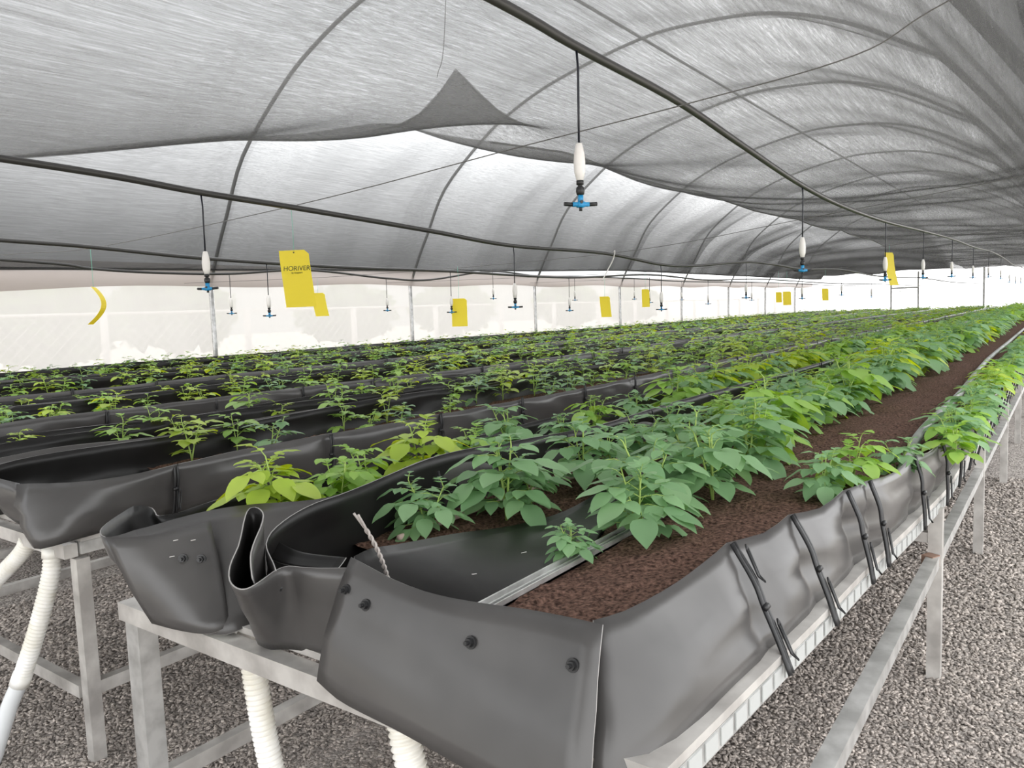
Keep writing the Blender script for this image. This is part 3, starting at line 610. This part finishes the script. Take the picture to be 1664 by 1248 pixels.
row('a_in', 'in the right trough of the nearest bench', -1.09, 3.15, .25, 0, 1.12, .875, (6, 3, 1), [(-1.05, 1.68, .40, 0), (-.98, 1.93, .85, 0), (-1.08, 2.2, 1.05, 0), (-.95, 2.42, 1.0, 0), (-1.12, 2.66, 1.1, 0), (-1.0, 2.92, 1.15, 0)], jx=.09)
row('b', 'in the middle trough of the nearest bench', -1.51, 3.3, .28, 0, .78, .865, (6, 3, 1), [(-1.575, 1.70, .70, 0), (-1.46, 1.95, 1.08, 0), (-1.50, 2.15, .70, 0), (-1.45, 2.42, .95, 0), (-1.50, 2.72, .75, 0), (-1.5, 3.02, .8, 0)], jx=.06)
row('c', 'in the left trough of the nearest bench', -2.0, 4.4, .27, 0, .92, .87, (2, 4, 2), [(-2.03, 1.50, .98, 2), (-1.95, 1.68, .82, 1), (-1.98, 1.84, .8, 1), (-2.02, 2.16, 1.05, 2), (-1.98, 2.42, .8, 1), (-2.0, 2.72, .95, 0), (-2.0, 3.15, .62, 0), (-2.02, 3.5, .85, 1), (-2.0, 3.95, .72, 0)], jx=.05)
for k in range(1, 5):
    xr, xl = BX[k][0]+.05, BX[k][1]; nm = BNAME[k]
    row('%dr' % k, 'near the right edge of ' + nm, xr-.22, BY[k]+.72, .34, 1, .93, .845, (2, 5, 3), drop=.12, jx=.06)
    row('%di' % k, 'in the right trough of ' + nm, xr-.60, BY[k]+.8, .34, 1, .93, .845, (2, 5, 3), drop=.15, jx=.07)
    row('%dm' % k, 'in the middle trough of ' + nm, xr-.98, BY[k]+.7, .34, 1, .93, .845, (2, 5, 3), drop=.15, jx=.05)
    row('%dl' % k, 'in the left trough of ' + nm, xr-1.38, BY[k]+.4, .34, 1, .93, .845, (2, 5, 2), drop=.2, jx=.06)
def view(p):
    d = _r.T @ (np.array(p)-CAM); return d
cand = []
for i, p in enumerate(PL):
    d = view((p[0], p[1], 1.0))
    if d[2] > .3 and abs(d[0]/d[2]) < .69 and d[1]/d[2] < .55: cand.append((p[3]*(1.2 if p[4] == 0 else 1)/d[2], i))
cand.sort(reverse=True); solo = {i for _, i in cand[:300]}
SIZE = lambda s, ty: 'small' if s < .75 else ('bushy' if s > 1.1 else 'leafy')
V = []; Q = []; MI = []; nv = 0
for i, (x, y, z, s, ty, var, rot, tn, key, o_) in enumerate(PL):
    if i in solo:
        if o_ < 14: lab = '%s %s potato plant, %s from the front %s' % (SIZE(s, ty), TONE[tn], ORD[o_], PHR[key]); gr = 'potato plants ' + PHR[key]
        else: lab = 'potato plant in the far stretch %s' % PHR[key]; gr = 'potato plants in the far stretch ' + PHR[key]
        lab = ' '.join(lab.split()[:16]) if False else lab
        t = thing('potato_plant', lab, 'plant', (x, y, z-.005), gr); t.rotation_euler = (0, 0, rot); t.scale = (s, s, s)
        ml, ms = HI[ty][var]
        for nm, me in (('foliage', ml), ('stem', ms)):
            o = bpy.data.objects.new(nm, me); C.objects.link(o); o.parent = t
            if nm == 'foliage': o.material_slots[0].link = 'OBJECT'; o.material_slots[0].material = LEAF[tn]
    else:
        dd = math.hypot(x, y); v, q = (LO if dd < 14 else VLO)[ty][var]
        c, sn = math.cos(rot), math.sin(rot); w = v*s; w = np.stack([w[:, 0]*c-w[:, 1]*sn+x, w[:, 0]*sn+w[:, 1]*c+y, w[:, 2]+z], -1)
        V.append(w); Q.append(q+nv); MI.append(np.full(len(q), tn)); nv += len(w)
me = fast_mesh('potato_crop', np.concatenate(V), np.concatenate(Q), LEAF, np.concatenate(MI))
o = bpy.data.objects.new('potato_crop', me); C.objects.link(o)
tag(o, 'dense mass of distant potato foliage on all the benches', 'foliage', kind='stuff')
# ------------------------------------------------------------------ overhead pipes, sprinklers, wires, traps
PIPES = {
 'a': (-1.4, [(-1.5, 2.50), (.5, 2.47), (1.909, 2.448), (2.364, 2.43), (3.207, 2.41), (3.968, 2.35), (5.076, 2.265), (6.211, 2.228), (7.873, 2.235), (10.06, 2.288), (12.79, 2.345), (15.8, 2.37), (18.8, 2.43), (22.3, 2.44), (27, 2.38), (33, 2.43), (40, 2.38), (46, 2.42)], .0165, [2.37, 5.13, 7.85, 10.1, 12.75, 15.7, 18.8, 22.2, 25.5, 28.5, 31.5], 'nearest'),
 'b': (-3.65, [(-1.5, 2.30), (1.43, 2.247), (2.345, 2.20), (3.04, 2.17), (4.11, 2.115), (5.08, 2.06), (6.6, 2.06), (7.85, 1.99), (8.8, 2.0), (10.6, 2.1), (11.9, 2.1), (13.4, 2.07), (16, 2.12), (20, 2.05), (26, 2.1), (34, 2.05), (46, 2.1)], .0165, [2.35, 5.1, 7.86, 10.6, 13.35, 16.1, 18.9], 'second'),
 'c': (-6.1, [(-1.5, 2.25), (2.34, 2.16), (2.97, 2.14), (3.96, 2.085), (5.5, 2.05), (7.19, 2.045), (9.9, 2.01), (12.65, 2.10), (15.4, 2.04), (19, 2.1), (26, 2.06), (36, 2.1), (46, 2.08)], .0165, [4.55, 7.19, 9.92, 12.65, 15.4, 18.1], 'third'),
 'd': (-8.5, [(-1.5, 2.35), (3.24, 2.217), (4.12, 2.15), (4.8, 2.123), (5.78, 2.127), (7.0, 2.2), (8.5, 2.11), (9.5, 2.1), (11.16, 2.27), (12.8, 2.2), (14.0, 2.22), (16.8, 2.22), (20, 2.18), (27, 2.22), (36, 2.18), (46, 2.2)], .0155, [5.78, 8.5, 11.2, 14.05, 16.8, 19.6], 'fourth')}
def sprinkler_meshes():
    t = MB().tube([(0, 0, 0), (.004, 0, -.06), (.002, 0, -.18), (0, 0, -.315)], .0042, 7); a = bpy_mesh(t, 'feed_tube', M['tube'])
    w = MB().lathe([(-.31, .006), (-.312, .011), (-.345, .018), (-.375, .0205), (-.41, .019), (-.437, .012), (-.44, .006)]); b = bpy_mesh(w, 'weight', M['white'])
    k = MB().lathe([(-.437, .008), (-.438, .013), (-.452, .013), (-.453, .008), (-.457, .008), (-.462, .014), (-.475, .0155), (-.486, .013), (-.49, .006)]); c = bpy_mesh(k, 'connector', M['black'])
    n = MB().box((-.008, -.008, -.515), (.008, .008, -.488)).box((-.03, -.009, -.527), (.03, .009, -.513)).box((-.012, -.011, -.530), (.012, .011, -.511)); d_ = bpy_mesh(n, 'nozzle_body', M['blue'])
    arms = []
    for sg in (-1, 1): q = MB().tube([(sg*.026, 0, -.52), (sg*.06, 0, -.518)], .0072, 8); arms.append(bpy_mesh(q, 'nozzle_arm', M['black']))
    q = MB().tube([(0, 0, -.528), (0, 0, -.542)], .006, 8).tube([(0, -.014, -.512), (0, .014, -.512)], .006, 8); arms.append(bpy_mesh(q, 'nozzle_tip', M['black']))
    return [('feed_tube', a), ('weight', b), ('connector', c), ('nozzle_body', d_), ('nozzle_arm', arms[0]), ('nozzle_arm', arms[1]), ('nozzle_tip', arms[2])]
def bpy_mesh(b, name, m):
    me = bpy.data.meshes.new(name); me.from_pydata([tuple(map(float, p)) for p in np.concatenate(b.v)], [], b.f); me.materials.append(m)
    me.polygons.foreach_set('use_smooth', [len(p.vertices) == 4 for p in me.polygons]); return me
SPM = sprinkler_meshes()
for kk, (x, pts, r, hy, nm) in PIPES.items():
    P = spline([(x, y, z) for y, z in pts], 8)
    o = MB().tube(P, r, 10).build('water_pipe', M['pipe'], None, True)
    tag(o, 'black overhead water pipe running above %s' % ('the nearest bench' if kk == 'a' else 'the %s bench from the right' % nm), 'pipe', 'overhead water pipes')
    for i, y in enumerate(hy):
        z = np.interp(y, P[:, 1], P[:, 2])
        t = thing('sprinkler', 'hanging sprinkler with white weight, %s from the near end of the %s overhead pipe' % (ORD[i], nm), 'sprinkler', (x, y, z-r+.002), 'hanging sprinklers')
        t.rotation_euler = (0, 0, math.radians(36) + random.uniform(-.25, .25)); t.scale = (1, 1, (1.0 if kk == 'a' else .92))
        body = None
        for n_, me in SPM:
            c = bpy.data.objects.new(n_, me); C.objects.link(c); c.parent = body if body and n_ in ('nozzle_arm', 'nozzle_tip') else t
            if n_ == 'nozzle_body': body = c
WIRES = [(3.1, [(-12, 2.30), (-8.11, 2.226), (-6.4, 2.16), (-3.87, 2.22), (-2.1, 2.318), (-1.27, 2.363), (-.66, 2.414), (-.36, 2.53), (.4, 2.75)]),
         (7.3, [(-12, 2.2), (-8, 2.1), (-4, 2.108), (-1.96, 2.275), (-.32, 2.443), (.4, 2.55)]),
         (12.0, [(-12, 2.25), (-6, 2.12), (-3.6, 2.18), (-1.4, 2.32), (.4, 2.5)]), (17.5, [(-12, 2.3), (-6, 2.2), (-3, 2.25), (.4, 2.5)])]
for i, (y, p) in enumerate(WIRES):
    tag(MB().tube(spline([(x, y, z) for x, z in p], 8), .0028, 5).build('cross_wire', M['wire'], None, True), 'thin wire strung across the benches, %s from the camera' % ORD[i], 'wire', 'cross wires')
def card(w, h, lean, curl, bow=0):
    b = MB(); n = 14; vs = []; th = .0012
    for j in range(n+1):
        v = j/n; xo = lean*v**1.6; yo = curl*v*v + bow*math.sin(PI*v)
        for sx, cut in ((-w/2, 0), (w/2-.0, 0)): vs.append((sx+xo, yo, -h*v))
    for q in list(vs): vs.append((q[0], q[1]+th, q[2]))
    N = 2*(n+1)
    # clipped top-right corner
    vs[1] = (w/2-.028, 0, 0); vs[N+1] = (w/2-.028, th, 0)
    vs[3] = (w/2+vs[3][0]-w/2, vs[3][1], vs[3][2]); 
    f = []
    for j in range(n):
        a = 2*j; f += [(a, a+1, a+3, a+2), (N+a, N+a+2, N+a+3, N+a+1), (a, a+2, N+a+2, N+a), (a+1, N+a+1, N+a+3, a+3)]
    f += [(0, N, N+1, 1), (2*n, 2*n+1, N+2*n+1, N+2*n)]
    b.add(vs, f); return b
def text(parent, s, size, loc, m):
    cu = bpy.data.curves.new('lettering', 'FONT'); cu.body = s; cu.size = size; cu.align_x = 'CENTER'; cu.extrude = .0004; cu.materials.append(m)
    tmp = bpy.data.objects.new('lettering', cu); C.objects.link(tmp)
    me = bpy.data.meshes.new_from_object(tmp.evaluated_get(bpy.context.evaluated_depsgraph_get())); bpy.data.objects.remove(tmp); bpy.data.curves.remove(cu)
    o = bpy.data.objects.new('lettering', me); C.objects.link(o); o.parent = parent; o.location = loc; o.rotation_euler = (PI/2, 0, 0); return o
def trap(x, y, ztop, zw, w, h, lean, curl, rz, label, ink=False, bow=0):
    t = thing('sticky_trap', label, 'insect trap', (x, y, ztop), 'yellow sticky traps'); t.rotation_euler = (0, 0, rz)
    c = card(w, h, lean, curl, bow).build('card', M['yellow'], t)
    MB().tube([(0, .002, -.012), (.003, .001, (zw-ztop)*.5), (0, 0, zw-ztop)], .0014, 5).build('string', M['green_string'], t, True)
    if ink:
        for px, pz in ((0, -.014), (-.045, -.045), (.047, -.045)): MB().tube([(px, -.0006, pz), (px, .002, pz)], .005, 8).build('hole', M['ink'], t)
        text(t, 'HORIVER', .042, (.018, curl*.13-.0018, -.125), M['ink']); text(t, 'by koppert', .016, (.02, curl*.17-.0018, -.143), M['ink'])
        for q in t.children:
            if q.name.startswith('lettering'): q.rotation_euler = (PI/2 - .24, 0, 0)
    return t
RZ = math.radians(36)
trap(-3.88, 3.1, 1.955, 2.222, .19, .35, .065, -.09, RZ*.8, 'large yellow sticky trap with black print, hanging nearest the camera at left', True)
trap(-8.66, 7.3, 1.895, 2.105, .19, .33, .06, -.05, RZ, 'small yellow sticky trap just right of and behind the large printed one')
trap(-6.07, 7.3, 1.715, 2.10, .19, .34, .0, -.02, RZ, 'plain yellow sticky trap beside a sprinkler over the third bench')
trap(-6.65, 12, 1.74, 2.14, .18, .36, .03, -.03, RZ*.6, 'narrow yellow sticky trap over the third bench, far down the house')
trap(-6.40, 3.1, 1.85, 2.16, .20, .30, .02, .05, math.radians(143), 'yellow sticky trap seen edge-on, curled like a crescent at far left', bow=-.075)
trap(-2.09, 12, 2.17, 2.285, .20, .46, .05, -.05, math.radians(66), 'long yellow sticky trap turned edge-on near the right-hand sprinklers')
trap(-5.86, 12, 1.83, 2.12, .13, .30, .0, -.02, RZ, 'narrow yellow sticky trap half hidden behind a sprinkler over the third bench')
trap(-5.29, 17.5, 1.755, 2.21, .13, .23, .0, -.02, RZ, 'small yellow sticky trap far down, left one of a close pair')
trap(-5.11, 17.5, 1.76, 2.21, .18, .30, .0, -.02, RZ, 'small yellow sticky trap far down, right one of a close pair')
trap(-4.3, 17.5, 1.79, 2.23, .14, .26, .0, -.02, RZ, 'small yellow sticky trap far down in front of the bright end wall')
# ------------------------------------------------------------------ drain hoses, channel, drip pipe, twisted wire
def hose(label, pts, r, cuff_end=None, cuff_top=True):
    t = thing('drain_hose', label, 'hose', (0, 0, 0), 'white drain hoses')
    P = spline(pts, 60); s = np.concatenate([[0], np.cumsum(np.linalg.norm(np.diff(P, axis=0), axis=1))])
    st = np.arange(0, s[-1], .0026); P2 = np.stack([np.interp(st, s, P[:, i]) for i in range(3)], -1)
    R = r*(1 + .085*np.sign(np.sin(st*2*PI/.0145))*np.abs(np.sin(st*2*PI/.0145))**.5)
    MB().tube(P2, R, 18).build('corrugated_hose', M['hose'], t, True)
    if cuff_top:
        d = P2[14]-P2[0]; d /= np.linalg.norm(d); MB().tube([P2[0]-d*.0, P2[0]+d*.035], r*1.14, 18).build('cuff', M['hose'], t, True)
    if cuff_end:
        d = P2[-1]-P2[-12]; d /= np.linalg.norm(d); MB().tube([P2[-1]-d*.03, P2[-1]+d*.02], r*1.16, 18).build('cuff', M['hose'], t, True)
        e = np.array(cuff_end); MB().tube(spline([P2[-1], P2[-1]*.6+e*.4+[0, 0, .02], e], 8), r*.98, 18).build('smooth_end', M['hose2'], t, True)
    return t
hose('white corrugated drain hose below the corner of the second bench, ending in a smooth pipe', [(-3.145, 1.283, .69), (-3.15, 1.27, .58), (-3.20, 1.22, .36), (-3.275, 1.18, .17)], .031, (-3.345, 1.08, -.14))
hose('white corrugated drain hose slanting out of the picture at the far left', [(-3.40, 1.30, .68), (-3.45, 1.29, .62), (-3.60, 1.23, .48), (-3.80, 1.15, .26), (-4.0, 1.06, -.05)], .031, cuff_top=False)
hose('white corrugated drain hose hanging behind the front rail of the nearest bench', [(-1.768, 1.19, .715), (-1.765, 1.19, .62), (-1.735, 1.20, .35), (-1.66, 1.23, -.06)], .031, cuff_top=False)
hose('short white corrugated drain hose emerging under the large bolted flap', [(-1.15, 1.13, .70), (-1.13, 1.12, .62), (-1.075, 1.12, .40), (-1.04, 1.13, .03)], .032, cuff_top=False)
b = MB()
for x0, x1, z0, z1 in ((-1.052, -1.01, .850, .856), (-1.052, -1.047, .850, .868), (-1.030, -1.026, .850, .866), (-1.014, -1.01, .850, .868)): b.box((x0, 1.25, z0+.022), (x1, 2.16, z1+.022))
tag(b.build('metal_channel', M['galv']), 'grey metal channel lying on the soil along the right trough', 'channel')
tag(MB().tube(spline([(-1.60, 1.6, .872), (-1.605, 1.8, .874), (-1.60, 2.06, .876), (-1.57, 2.6, .878), (-1.56, 3.4, .878)], 8), .011, 10).build('drip_tube', M['pinkwood'], None, True), 'pale pinkish tube on the soil of the middle trough', 'tube')
yl = [(-.47, 2.95, .905), (-.49, 3.215, .92), (-.53, 3.92, .93), (-.545, 5.5, .925), (-.59, 7, .92), (-.626, 8.87, .92), (-.632, 11.8, .92), (-.65, 18, .92), (-.65, 30, .92), (-.65, 44, .92)]
tag(MB().tube(spline(yl, 10), .019, 12).build('drip_pipe', M['greypipe'], None, True), 'long grey pipe on the soil along the right side of the nearest bench', 'pipe')
b = MB(); A0 = np.array([-1.285, 1.245, .90]); A1 = np.array([-1.3, 1.165, 1.088])
for ph in (0, PI):
    pts = []
    for i in range(60):
        t_ = i/59; p = A0*(1-t_)+A1*t_ + np.array([.018*math.sin(t_*3), 0, 0]); a = ph + t_*38; rr = .0032 if t_ < .82 else .0032+(t_-.82)*.04
        if t_ > .82: a = ph + .82*38
        pts.append(p + rr*np.array([math.cos(a), math.sin(a), 0]))
    b.tube(pts, .0031, 6)
tag(b.build('twisted_wire', M['twist'], None, True), 'grey twisted wire end sticking up behind the large front flap', 'wire')
tag(MB().tube([(-1.715, 1.93, .905), (-1.70, 1.96, .925), (-1.66, 2.02, .93), (-1.63, 2.10, .915)], .003, 5).build('tie_wire', M['black'], None, True), 'short black tie wire poking from the wall of the middle trough', 'wire')
# white string hanging off the second pipe
tag(MB().tube(spline([(-3.63, 6.75, 2.075), (-3.60, 6.72, 2.08), (-3.61, 6.70, 2.0), (-3.65, 6.66, 1.9), (-3.68, 6.6, 1.80)], 6), .005, 6).build('string', M['white'], None, True), 'loose white string hanging from the second overhead pipe', 'string')
tag(MB().tube(spline([(-4.25, 4.95, 3.46), (-4.27, 5.1, 3.9), (-4.3, 5.33, 5.9)], 6), .003, 5).build('tie_wire', M['wire'], None, True), 'thin wire lifting the peaked tuck in the near shade cloth', 'wire')
# ------------------------------------------------------------------ loose stone chips on the gravel bed
def chips(n_cand):
    X = rng.uniform(-5.2, .35, n_cand); Y = rng.uniform(.35, 7.5, n_cand)
    d = np.stack([X, Y, np.zeros(n_cand)], -1)-CAM; c = d @ _r
    ok = (c[:, 2] > .3) & (np.abs(c[:, 0]/c[:, 2]) < .92) & (np.abs(c[:, 1]/c[:, 2]) < .55)
    depth = c[:, 2]; ok &= rng.random(n_cand) < np.clip((3.2/np.maximum(depth, .1))**2, .04, 1)
    ok &= ((X > -1.1) & (Y > 0)) | (Y < 4.2)
    X, Y, depth = X[ok], Y[ok], depth[ok]; n = len(X)
    base = np.array([(-1,-.6,-.4),(.9,-.8,-.5),(1,.6,-.4),(-.7,.9,-.5),(-.8,-.5,.4),(.7,-.6,.5),(.8,.5,.35),(-.5,.7,.45)])
    q = np.array([(0,3,2,1),(4,5,6,7),(0,1,5,4),(1,2,6,5),(2,3,7,6),(3,0,4,7)])
    v = base[None]*(1+rng.normal(0, .22, (n, 8, 3))); s = rng.uniform(.0045, .0092, n)*np.clip(depth/2.6, 1, 1.6)
    v *= s[:, None, None]*np.array([1.15, .75, .55])
    az = rng.uniform(0, 6.28, n); el = rng.normal(0, .45, n)
    ca, sa, ce, se = np.cos(az), np.sin(az), np.cos(el), np.sin(el)
    x = v[..., 0]*ce[:, None]+v[..., 2]*se[:, None]; z = -v[..., 0]*se[:, None]+v[..., 2]*ce[:, None]; y = v[..., 1]
    v = np.stack([x*ca[:, None]-y*sa[:, None]+X[:, None], x*sa[:, None]+y*ca[:, None]+Y[:, None], z+(.002+s*.25+floor_z(X, Y))[:, None]], -1)
    Qs = q[None]+8*np.arange(n)[:, None, None]
    o = bpy.data.objects.new('gravel', fast_mesh('gravel', v.reshape(-1, 3), Qs.reshape(-1, 4), [M['chip']], smooth=False)); C.objects.link(o)
    tag(o, 'loose grey gravel chips covering the ground around the benches', 'gravel', kind='stuff')
chips(290000)
# ------------------------------------------------------------------ outside: fence and trees beyond the left wall
f = thing('boundary_fence', 'pale wire fence with posts showing faintly through the left net wall', 'fence', (-14.6, 0, 0))
MB().tube([(0, -4, 1.75), (0, 20, 1.78), (0, 50, 1.75)], .03, 6).build('top_rail', M['fence'], f, True)
for y in np.arange(1.0, 48, 3.1): MB().tube([(0, y, -.05), (0, y, .9), (0, y, 1.8)], .07, 8).build('post', M['fence'], f, True)
b = MB()
for y in np.arange(-4, 32, .22):
    b.bar((0, y, 0), (0, y+1.75, 1.75), .008, .008); b.bar((.01, y+1.75, 0), (.01, y, 1.75), .008, .008)
b.build('wire_mesh', M['fence'], f)
def tree(x, y, h, w, lab, seed):
    r = np.random.default_rng(seed); t = thing('outdoor_tree', lab, 'tree', (x, y, -.06), 'trees beyond the left wall')
    MB().tube([(0, 0, 0), (.1, 0, h*.3), (0, .1, h*.62)], [.16, .13, .06], 8).build('trunk', M['bark'], t, True)
    n = 900; d = r.normal(0, 1, (n, 3)); d /= np.linalg.norm(d, axis=1)[:, None]; p = d*(r.random(n)**.4)[:, None]*np.array([w, w, h*.36])+[0, 0, h*.64]
    q = np.array([(-1,-.5,0),(1,-.6,.1),(1.1,.5,0),(-.9,.6,.15)])*.26
    A = r.normal(0, 1, (n, 3, 3)); A = np.linalg.qr(A)[0]; v = np.einsum('nij,kj->nki', A, q)+p[:, None]
    o = bpy.data.objects.new('crown', fast_mesh('crown', v.reshape(-1, 3), np.arange(4*n).reshape(-1, 4), [M['tree_leaf']], smooth=False)); C.objects.link(o); o.parent = t
for i, (x, y, h, w) in enumerate([(-20, -1, 2.7, 1.6), (-21, 3.5, 3.0, 1.9), (-20, 8.5, 2.6, 1.6), (-22, 13, 2.9, 1.8), (-21, 19, 2.7, 1.7), (-22, 26, 2.8, 1.8), (-21, 34, 2.8, 1.8), (-22, 43, 2.8, 1.8)]):
    tree(x, y, h, w, 'leafy outdoor tree seen faintly through the left net wall, %s from the near end' % ORD[i], 50+i)
